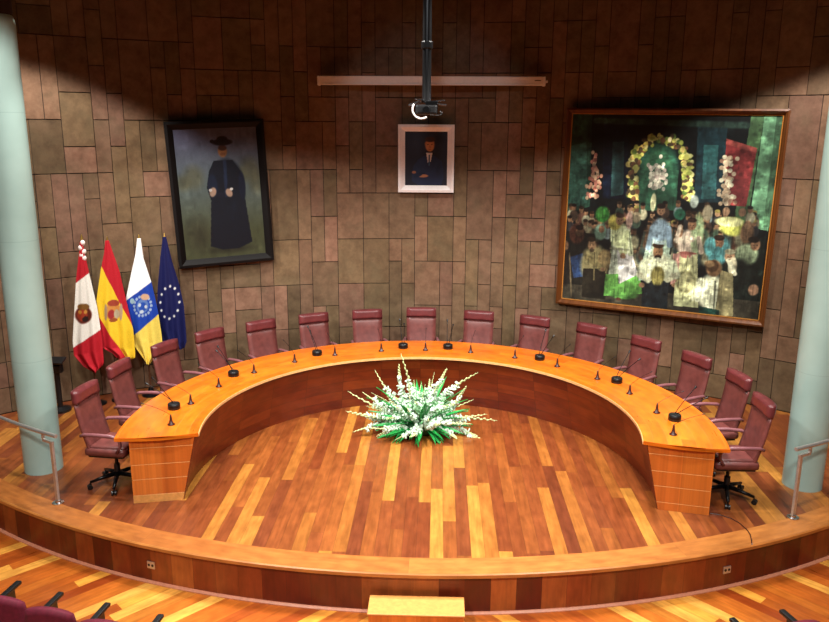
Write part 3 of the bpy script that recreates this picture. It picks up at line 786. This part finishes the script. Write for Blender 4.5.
# ------------------------------------------------------------------ flags
FS = 1/69.5
def flag(x, y, poly_l, poly_r, paintf, label, finial, tipz=2.33):
    """poly_l/poly_r: lists of (z below tip, x offset) in design units of 1/69.5 m"""
    t = empty('flag', (x, y, 0), radians(12)); tag(t, label, 'flag', 'flags on stands by the left column')
    mb = MB(); mb.lathe([(.13,0), (.13,.015), (.10,.03), (.05,.05), (.03,.12)], seg=24); mb.build('stand', 'blackmetal', t, smooth=True, sharp=True)
    MB().tube([(.0,.0,.05), (0,.0,tipz-.06)], .014, 10).build('pole', 'pole_wood', t)
    if finial == 'spear':
        MB().lathe([(.006,tipz-.10), (.018,tipz-.06), (.006,tipz-.03), (.014,tipz), (.004,tipz+.05)], seg=10).build('finial', 'gold', t)
    else:
        mb = MB(); mb.lathe([(.006,tipz-.12), (.02,tipz-.05), (.012,tipz), (.022,tipz+.03), (.004,tipz+.10)], seg=10); mb.build('finial', 'gold', t)
        mb = MB()
        for k, (dx, dz) in enumerate(((.02,.02), (-.015,-.05), (.025,-.10), (-.01,-.15), (.02,-.19))):
            mb.ball((dx,-.05,tipz-.03+dz), .032, (1,.6,1.2), seg=8)
        mb.build('tassel', 'pinkwhite', t, smooth=True)
    W, H = 70, 150
    poly_l = [(a, b-.085*a) for a, b in poly_l]; poly_r = [(a, b-.085*a) for a, b in poly_r]
    lz = [p[0] for p in poly_l]; lx = [p[1] for p in poly_l]; rz = [p[0] for p in poly_r]; rx = [p[1] for p in poly_r]
    cvf = Canvas(W, H)
    # column-wise parametrisation: left/right edges at depth q; lower hem differs per column
    zmaxl, zmaxr = lz[-1], rz[-1]
    def posf(u, v):
        q = 1-v
        dl = q*zmaxl; dr = q*zmaxr
        xl = np.interp(dl, lz, lx); xr = np.interp(dr, rz, rx)
        xx = xl+(xr-xl)*u; dd = dl+(dr-dl)*u
        amp = .010+.035*q
        yy = -.035-.015-amp*np.sin(u*pi)*.9-amp*.55*np.cos(u*15+q*1.5)*(.3+q)
        return np.stack([xx*FS, yy, tipz-dd*FS], -1)
    u, v = np.meshgrid(np.linspace(0,1,W), np.linspace(0,1,H))
    P_ = posf(u, v); cvf.y = (P_[..., 2]-tipz)/FS; cvf.x = P_[..., 0]/FS-.085*cvf.y   # paint in design units
    paintf(cvf)
    grid_mesh('cloth', W, H, posf, cvf, 1.0, 'cloth', t, solid=.006)
    return t
WHT=(236,232,222); FRED=(176,22,36); FYEL=(232,190,40); FBLU=(14,40,140); NAVY=(8,14,70)
def half(c, a, b, col, below=True):
    """paint everything below the line a-b (design units, y negative down)"""
    (x1, y1), (x2, y2) = a, b
    yl = y1+(y2-y1)*(c.x-x1)/(x2-x1); m = (yl-c.y) if below else (c.y-yl)
    c.blend(m*2, col)
def f1(c):
    c.c[:] = FRED; half(c, (-9,-42), (11,-26), WHT); half(c, (-9,-103), (16,-86), FRED)
    c.ell(2,-70,8.5,9,(96,34,20)); c.ell(2,-62,6,3.5,(120,80,30)); c.ell(1,-70,5,6,(150,50,24)); c.ell(4,-74,3,3,(40,20,16)); c.ell(-1,-67,2,2,(190,130,50)); c.ell(4,-67,1.6,2,(200,140,60))
def f2(c):
    c.c[:] = FYEL; half(c, (-4,-26), (16,-68), FRED, False); half(c, (-6,-76), (16,-112), FRED)
    c.ell(7,-69,7.5,10,(196,130,60)); c.ell(7,-61,6,3.5,(150,60,40)); c.ell(5,-72,3.2,5,(150,40,40)); c.ell(10,-72,3,5,(176,160,130)); c.ell(0,-70,1.6,9,(170,140,110)); c.ell(14,-70,1.6,9,(170,140,110)); c.ell(7,-78,4,2,(140,70,30))
def f3(c):
    c.c[:] = (244,244,244); half(c, (-12,-62), (14,-42), (20,60,160)); half(c, (-8,-101), (20,-76), (234,206,90))
    for k in range(16):
        a = 2*pi*k/16; c.ell(5+8*cos(a),-67+10*sin(a),1.3,1.6,(150,170,200))
    c.ell(5,-67,6,8,(90,120,180)); c.ell(5,-68,4,5,(30,70,160)); c.ell(7,-58,4.5,3.5,(200,160,130)); c.ell(-5,-62,2.5,3,(150,180,190)); c.ell(4,-73,2,2,(190,200,210)); c.ell(8,-68,1.5,1.8,(200,205,215)); c.ell(2,-66,1.4,1.8,(190,200,210))
def f4(c):
    c.c[:] = NAVY
    for k in range(12):
        a = 2*pi*k/12+pi/2; c.ell(7+9.2*cos(a),-66+16.5*sin(a),1.5,1.8,(214,214,208),soft=.5)
flag(-4.66,2.29, [(0,-1),(8,-1.5),(34,-4.5),(60,-6),(95,-8),(110,-7),(122,2),(129,13)], [(0,1.5),(8,2.5),(30,7),(63,14),(95,18.5),(118,20),(122,19),(124,15)], f1, 'red and white flag with crest and golden tassels, nearest the left column', 'ornate')
flag(-4.39,2.47, [(0,-1),(12,-2),(28,-5),(58,-9),(80,-7),(105,-5),(112,6),(117,10)], [(0,2),(12,6),(30,12),(49,16),(89,25),(112,27),(118,27),(120,22)], f2, 'red and yellow flag with coat of arms, second from the left column', 'spear')
flag(-4.03,2.69, [(0,-1),(15,-2.5),(35,-6.5),(61,-11.5),(72,-10),(99,-7),(106,-4),(126,9)], [(0,2),(20,5),(45,13),(72,19),(97,23),(106,24),(116,20),(128,12)], f3, 'white, blue and yellow flag, third from the left column', 'spear')
flag(-3.73,2.86, [(0,-1),(20,-3),(50,-5),(75,-5.5),(95,-4),(110,2),(114,10)], [(0,2),(24,8),(48,15.5),(70,20.5),(95,23),(108,24),(115,22)], f4, 'dark blue flag with a ring of white stars, farthest from the left column', 'spear')

# ------------------------------------------------------------------ black stand behind the left column
t = empty('black_floor_stand', (-5.05, 2.0, 0)); tag(t, 'black metal floor stand half hidden behind the left column', 'stand')
MB().lathe([(.14,0), (.14,.03), (.05,.06)], seg=20).build('base', 'black', t)
MB().tube([(0,0,.05), (0,0,.72)], .035, 12).build('pole', 'black', t)
MB().box((.01,-.02,.62), (.16,.10,.12), bev=.02).build('bracket', 'black', t)
MB().box((.02,-.04,.74), (.24,.16,.03), rot=Matrix.Rotation(.3,4,'X'), bev=.008).build('top_plate', 'black', t)

# ------------------------------------------------------------------ railings
def rail(s, label):
    x0, y0 = (-3.79, -.66) if s < 0 else (3.84, -.65)
    t = empty('handrail', (x0, y0, .003)); tag(t, label, 'handrail')
    MB().lathe([(.06,0), (.06,.008), (.03,.014), (.028,.03)], seg=20).build('base_plate', 'chrome', t, smooth=True, sharp=True)
    d = Vector((s*.86, .50, 0)).normalized(); rz = atan2(d.y, d.x)
    MB().box((0,0,.345), (.042,.028,.67), rot=Matrix.Rotation(rz,4,'Z'), bev=.004).build('post', 'steel', t)
    mb = MB(); mb.box(d*.06+Vector((0,0,.68)), (.17,.026,.030), rot=Matrix.Rotation(rz,4,'Z'), bev=.004)
    mb.box(d*.14+Vector((0,0,.72)), (.026,.026,.075), rot=Matrix.Rotation(rz,4,'Z'), bev=.004); mb.build('bracket', 'steel', t)
    # handrail follows the rim outward
    R = 8.35; pts = []
    a0 = atan2(y0-RC[1], x0-RC[0])
    for k in range(18):
        a = a0-.004*s*(-1) + (-1 if s < 0 else 1)*(k*.022-.014)
        r = hypot(x0-RC[0], y0-RC[1]) 
        pts.append((RC[0]+r*cos(a)-x0, RC[1]+r*sin(a)-y0, .765))
    MB().tube(pts, .021, 12).build('rail', 'steel', t, smooth=True, sharp=True)
    p = Vector(pts[12]); MB().tube([(p.x,p.y,0), (p.x,p.y,.75)], .016, 10).build('far_post', 'steel', t)
rail(-1, 'steel handrail standing on the stage rim in front of the left column')
rail(1, 'steel handrail standing on the stage rim in front of the right column')

# ------------------------------------------------------------------ step block
t = empty('step_block', (.025, -2.0, FLZ)); tag(t, 'pale wooden step block against the middle of the stage front', 'step')
MB().box((0, .0, .1), (.82, .26, .20)).build('riser_box', 'board', t)
MB().box((0, .0, .2075), (.84, .28, .015), bev=.004).build('tread', 'plinth_wood', t)

# ------------------------------------------------------------------ wall sockets on the stage front
for (x, y, lab) in ((-2.545, -1.45, 'small steel socket plate on the stage front, left side'), (2.98, -1.30, 'small steel socket plate on the stage front, right side')):
    a = atan2(y-RC[1], x-RC[0]); r = RR-.04
    t = empty('wall_socket', (RC[0]+r*cos(a), RC[1]+r*sin(a), -.225), a+pi/2); tag(t, lab, 'socket', 'sockets on the stage front')
    MB().box((0,-.004,0), (.085,.010,.075), bev=.003).build('plate', 'steel', t)
    for q in (-1, 1):
        MB().tube([(q*.02,-.008,0.), (q*.02,-.012,0.)], .014, 12).build('socket_hole', 'black', t)

# ------------------------------------------------------------------ cable on the stage right
pts = [(3.02,-.60,.005),(3.12,-.63,.004),(3.20,-.70,.004),(3.25,-.80,.005),(3.27,-.93,.009),(3.265,-1.02,.009),(3.24,-1.12,.009),(3.215,-1.198,.009),(3.212,-1.212,-.01),(3.211,-1.214,-.05)]
cr = MB().tube(pts, .0055, 6).build('floor_cable', 'brown_cone'); tag(cr, 'thin dark cable curving from the desk over the right rim', 'cable')

# ------------------------------------------------------------------ flower arrangement
fl = empty('flower_arrangement', (-.03, 1.50, 0)); tag(fl, 'large fan-shaped arrangement of white gladioli and green leaves on the floor', 'flower arrangement')
MB().lathe([(.18,0), (.26,.06), (.28,.16), (.24,.18)], seg=24).build('bowl', 'foam_green', fl, smooth=True)
rg = random.Random(21)
def petal_cluster(mb, c, r, n=4):
    for k in range(n):
        a = rg.uniform(0, 2*pi); e = rg.uniform(-.6, .9)
        d = Vector((cos(a)*cos(e), sin(a)*cos(e), sin(e)))
        rot = d.to_track_quat('Z', 'Y').to_matrix().to_4x4()
        mb.ball(c+d*r*.5, r*.62, (.8,.42,1.15), rot=rot, seg=8)
def spike_mesh(length, bend, nb, bare, pm):
    """gladiolus spike along local +z: leafy stem, white blossoms, pale budding tip"""
    def path(s): return Vector((bend*s*s*length, .25*bend*sin(s*3)*length, length*s*(1-.12*abs(bend)*s)))
    st = MB(); n = 10
    st.tube([path(i/n) for i in range(n+1)], [.008-.0055*i/n for i in range(n+1)], 6)
    # small buds up the bare tip
    for k in range(9):
        s = bare+(1-bare)*k/9; p = path(s)
        st.ball(p+Vector(((-1)**k*.008, 0, 0)), .013*(1-.75*k/9)+.002, (1,.8,1.8), seg=6)
    bl = MB()
    for k in range(nb):
        s = .30+(bare-.30)*k/(nb-1); p = path(s)
        petal_cluster(bl, p+Vector((rg.uniform(-.02,.02), rg.uniform(-.02,.02), 0)), .052*(1.12-.5*k/nb), 5)
    return st, bl
variants = []
for L0, b, nb, bare in ((.80,.16,9,.78),(.86,-.2,9,.70),(.72,.28,9,.80),(.92,.12,8,.62)):
    st, bl = spike_mesh(L0, b, nb, bare, None)
    root = st.build('flower_spike', 'stemgreen', fl, smooth=True)
    b_ = bl.build('blossoms', 'petal', root, smooth=True)
    variants.append(root)
dirs = []
# outline spikes: azimuth in the picture plane and elevation
fan = [(-172,.92),(-179,.95),(168,.90),(158,.92),(146,.90),(134,.86),(118,.92),(99,.86),(74,.90),(52,.95),(30,.90),(12,.90),(-6,.90),(-14,.86)]
for ang, ln in fan:
    a = radians(ang); dirs.append((Vector((cos(a), rg.uniform(-.35,.05), sin(a)*.92+.04)), ln))
for ang in range(-165, 0, 15):
    a = radians(ang); dirs.append((Vector((cos(a), sin(a)*.72, rg.uniform(.06,.18))), rg.uniform(.66,.86)))
for ang in range(-160, -10, 20):
    a = radians(ang); dirs.append((Vector((cos(a), sin(a)*.8, rg.uniform(.45,.6))), rg.uniform(.62,.74)))
for ang in range(-150, 180, 36):
    a = radians(ang); dirs.append((Vector((cos(a)*.55, sin(a)*.45-.1, 1.0)), rg.uniform(.55,.70)))
for ang in (15, 50, 90, 130, 165):
    a = radians(ang); dirs.append((Vector((cos(a), sin(a)*.5, .5)), rg.uniform(.6,.7)))
used = [False]*4
for i, (d, ln) in enumerate(dirs):
    k = i % 4 if i >= 4 else i
    if not used[k]: o = variants[k]; used[k] = True
    else: o = copy_tree(variants[k], fl)
    d.normalize(); q = d.to_track_quat('Z', 'Y')
    q = q @ Matrix.Rotation(rg.uniform(0, 2*pi), 3, 'Z').to_quaternion()
    o.rotation_mode = 'QUATERNION'; o.rotation_quaternion = q
    s = ln/.83; o.scale = (s*1.02, s*1.02, s)
    o.location = (d.x*.02, d.y*.02, .13)
# sword leaves
def leaf_mesh():
    mb = MB(); n = 7; V = []
    for i in range(n+1):
        s = i/n; w = .030*sin(pi*min(1, s*.93+.07))**.7*(1-s*.3); z = .5*s; y = -.10*s*s
        V.append([mb.bm.verts.new((-w, y+.006, z)), mb.bm.verts.new((0, y-.004, z)), mb.bm.verts.new((w, y+.006, z)),
                  mb.bm.verts.new((w, y+.009, z)), mb.bm.verts.new((0, y-.001, z)), mb.bm.verts.new((-w, y+.009, z))])
    for i in range(n):
        for k in range(6): mb.bm.faces.new((V[i][k], V[i][(k+1)%6], V[i+1][(k+1)%6], V[i+1][k]))
    mb.bm.faces.new(V[0]); mb.bm.faces.new(V[-1][::-1])
    return mb
lf = leaf_mesh().build('leaf', 'leaf', fl)
for i in range(95):
    o = lf if i == 0 else copy_tree(lf, fl)
    a = rg.uniform(-pi, pi) if i > 30 else rg.uniform(-pi, 0)
    el = rg.uniform(-.05, .25) if i < 45 else rg.uniform(.2, 1.3)
    d = Vector((cos(a), sin(a)*.8, el)).normalized()
    o.rotation_mode = 'QUATERNION'; o.rotation_quaternion = d.to_track_quat('Z', 'Y') @ Matrix.Rotation(rg.uniform(-.6,.6), 3, 'Z').to_quaternion()
    s = rg.uniform(.75, 1.2); o.scale = (s*1.2, 1, s*(1 if i < 45 else 1.25)); o.location = (d.x*.08, d.y*.08, .10)
bm_ = MB()
for k in range(7): petal_cluster(bm_, Vector((0,0,.0)), .045, 1)
bo = bm_.build('blossom', 'petal2', fl, smooth=True)
bm2 = MB()
for k in range(7): petal_cluster(bm2, Vector((0,0,.0)), .045, 1)
bo2 = bm2.build('blossom', 'cream_petal', fl, smooth=True)
for i in range(80):
    src = bo2 if i % 12 == 4 else bo
    o = src if i in (0, 4) else copy_tree(src, fl)
    a = rg.uniform(-pi, pi); e = rg.uniform(.1, 1.45); r = rg.uniform(.28, .46)
    o.location = (r*cos(a)*cos(e)*1.15, r*sin(a)*cos(e)*.8, .12+r*sin(e)*.95)
    s = rg.uniform(.7, 1.2); o.scale = (s, s, s); o.rotation_euler = (rg.uniform(0,6), rg.uniform(0,6), 0)

# ------------------------------------------------------------------ hall seats in the foreground
def make_seat():
    t = empty('auditorium_seat')
    mb = MB(); V = {}; n, m = 8, 8
    for i in range(n+1):
        for j in range(m+1):
            s = i/n; q = -1+2*j/m
            crown = .045*(1-q*q)*s
            w = .213; x = q*w*(1-.10*s**3); z = .40+s*(.40)+crown
            y = -.165-.03*s+.02*q*q
            th = .055*(.4+.6*sqrt(max(0, 1-abs(q)**5))*(1-.35*s**4))
            V[i,j,0] = mb.bm.verts.new((x, y+th/2, z)); V[i,j,1] = mb.bm.verts.new((x, y-th/2, z))
    for i in range(n):
        for j in range(m):
            mb.bm.faces.new((V[i,j,0], V[i,j+1,0], V[i+1,j+1,0], V[i+1,j,0])); mb.bm.faces.new((V[i,j,1], V[i+1,j,1], V[i+1,j+1,1], V[i,j+1,1]))
        for j in (0, m): mb.bm.faces.new((V[i,j,0], V[i+1,j,0], V[i+1,j,1], V[i,j,1]))
    for j in range(m):
        for i in (0, n): mb.bm.faces.new((V[i,j,0], V[i,j,1], V[i,j+1,1], V[i,j+1,0]))
    mb.build('backrest', 'seat_red', t, smooth=True)
    MB().box((0,.0,.42), (.38,.40,.09), bev=.03).build('seat', 'seat_red', t, smooth=True)
    MB().box((0,-.19,.40), (.30,.05,.06), bev=.01).build('hinge', 'black', t)
    return t
def arm(t, x):
    mb = MB(); mb.box((x, .02, .615), (.05,.44,.03), bev=.010)
    mb.box((x, -.02, .52), (.034,.36,.17), bev=.010)
    a = mb.build('armrest', 'black', t)
    MB().box((x, -.02, .225), (.04,.20,.45), bev=.006).build('pedestal', 'black', t)
sp = make_seat(); first = [True]
def put_seat(mx, my, d, lab, left):
    d = Vector(d).normalized(); c = Vector((mx, my))-d*.275
    if first[0]: o = sp; first[0] = False
    else:
        o = sp.copy(); COL.objects.link(o)
        for ch in seat_parts:
            k = ch.copy(); COL.objects.link(k); k.parent = o
    o.location = (c.x, c.y, FLZ); o.rotation_euler = (0,0,atan2(d.y, d.x)-pi/2)
    tag(o, lab, 'seat', 'auditorium seats in the front row')
    return o
seat_parts = list(sp.children)
o1 = put_seat(-3.455,-2.335, (.12,.99), 'crimson auditorium seat cut by the left edge of the photo', True)
o2 = put_seat(-3.035,-2.475, (.12,.99), 'crimson auditorium seat whose full back shows, in the lower left corner', False)
o3 = put_seat(-2.6,-2.60, (.12,.99), 'crimson auditorium seat in the lower left, between two full black armrests', False)
o4 = put_seat(-2.13,-2.73, (.12,.99), 'crimson auditorium seat of the lower left row nearest the step block', False)
o5 = put_seat(2.69,-2.56, (-.27,.96), 'crimson auditorium seat lower right, nearer the step block', True)
o6 = put_seat(3.16,-2.44, (-.32,.94), 'crimson auditorium seat lower right, nearer the photo\'s right edge', False)
for o in (o1, o2, o3, o4, o5, o6): arm(o, .212)
arm(o1, -.235); arm(o5, -.235)

# ------------------------------------------------------------------ lights
def spot(x, y, z, tx, ty, tz, power, cone, blend, size=.15, col=(1,.96,.90)):
    d = bpy.data.lights.new('spotlight', 'SPOT'); d.energy = power; d.spot_size = radians(cone); d.spot_blend = blend
    d.shadow_soft_size = size; d.color = col
    o = bpy.data.objects.new('spotlight', d); COL.objects.link(o); o.location = (x, y, z)
    o.rotation_euler = (Vector((tx, ty, tz))-Vector((x, y, z))).to_track_quat('-Z', 'Y').to_euler()
    return o
def area(x, y, z, tx, ty, tz, power, sx, sy, col=(1,.93,.84), spread=180):
    d = bpy.data.lights.new('ceiling_panel', 'AREA'); d.energy = power; d.shape = 'RECTANGLE'; d.size = sx; d.size_y = sy; d.color = col
    d.spread = radians(spread)
    o = bpy.data.objects.new('ceiling_panel', d); COL.objects.link(o); o.location = (x, y, z)
    o.rotation_euler = (Vector((tx, ty, tz))-Vector((x, y, z))).to_track_quat('-Z', 'Y').to_euler()
    return o
for x in (-4.4, 4.4): spot(x, .5, 6.3, x, .5, 0, 1050, 101, .16, .10)
for x in (-1.6, 1.6): spot(x, .3, 6.3, x, .3, 0, 600, 106, .16, .12)
for x in (-1.2, 1.2): spot(x, -.6, 6.3, x*.8, 0, 0, 900, 62, .6, .2)
for x in (-2.9, 2.9): spot(x, -2.6, 6.3, x, -2.6, 0, 900, 127, .12, .2)
for x in (-2.6, 2.6): spot(x, -7.2, 6.3, x*.5, .3, 0, 1500, 52, .3, .25)
spot(0, -4.6, 6.25, .03, 3.9, 4.0, 260, 21, .6, .15, (.92,.96,1.0))  # extra spot added to brighten the screen case and white-framed portrait
wd = bpy.data.worlds.new('world'); scene.world = wd; wd.use_nodes = True
wd.node_tree.nodes['Background'].inputs[0].default_value = (.5,.35,.3,1); wd.node_tree.nodes['Background'].inputs[1].default_value = .02

vs = scene.view_settings
vs.view_transform = 'Standard'; vs.look = 'None'; vs.exposure = 0.0; vs.gamma = 1.0; vs.use_curve_mapping = False
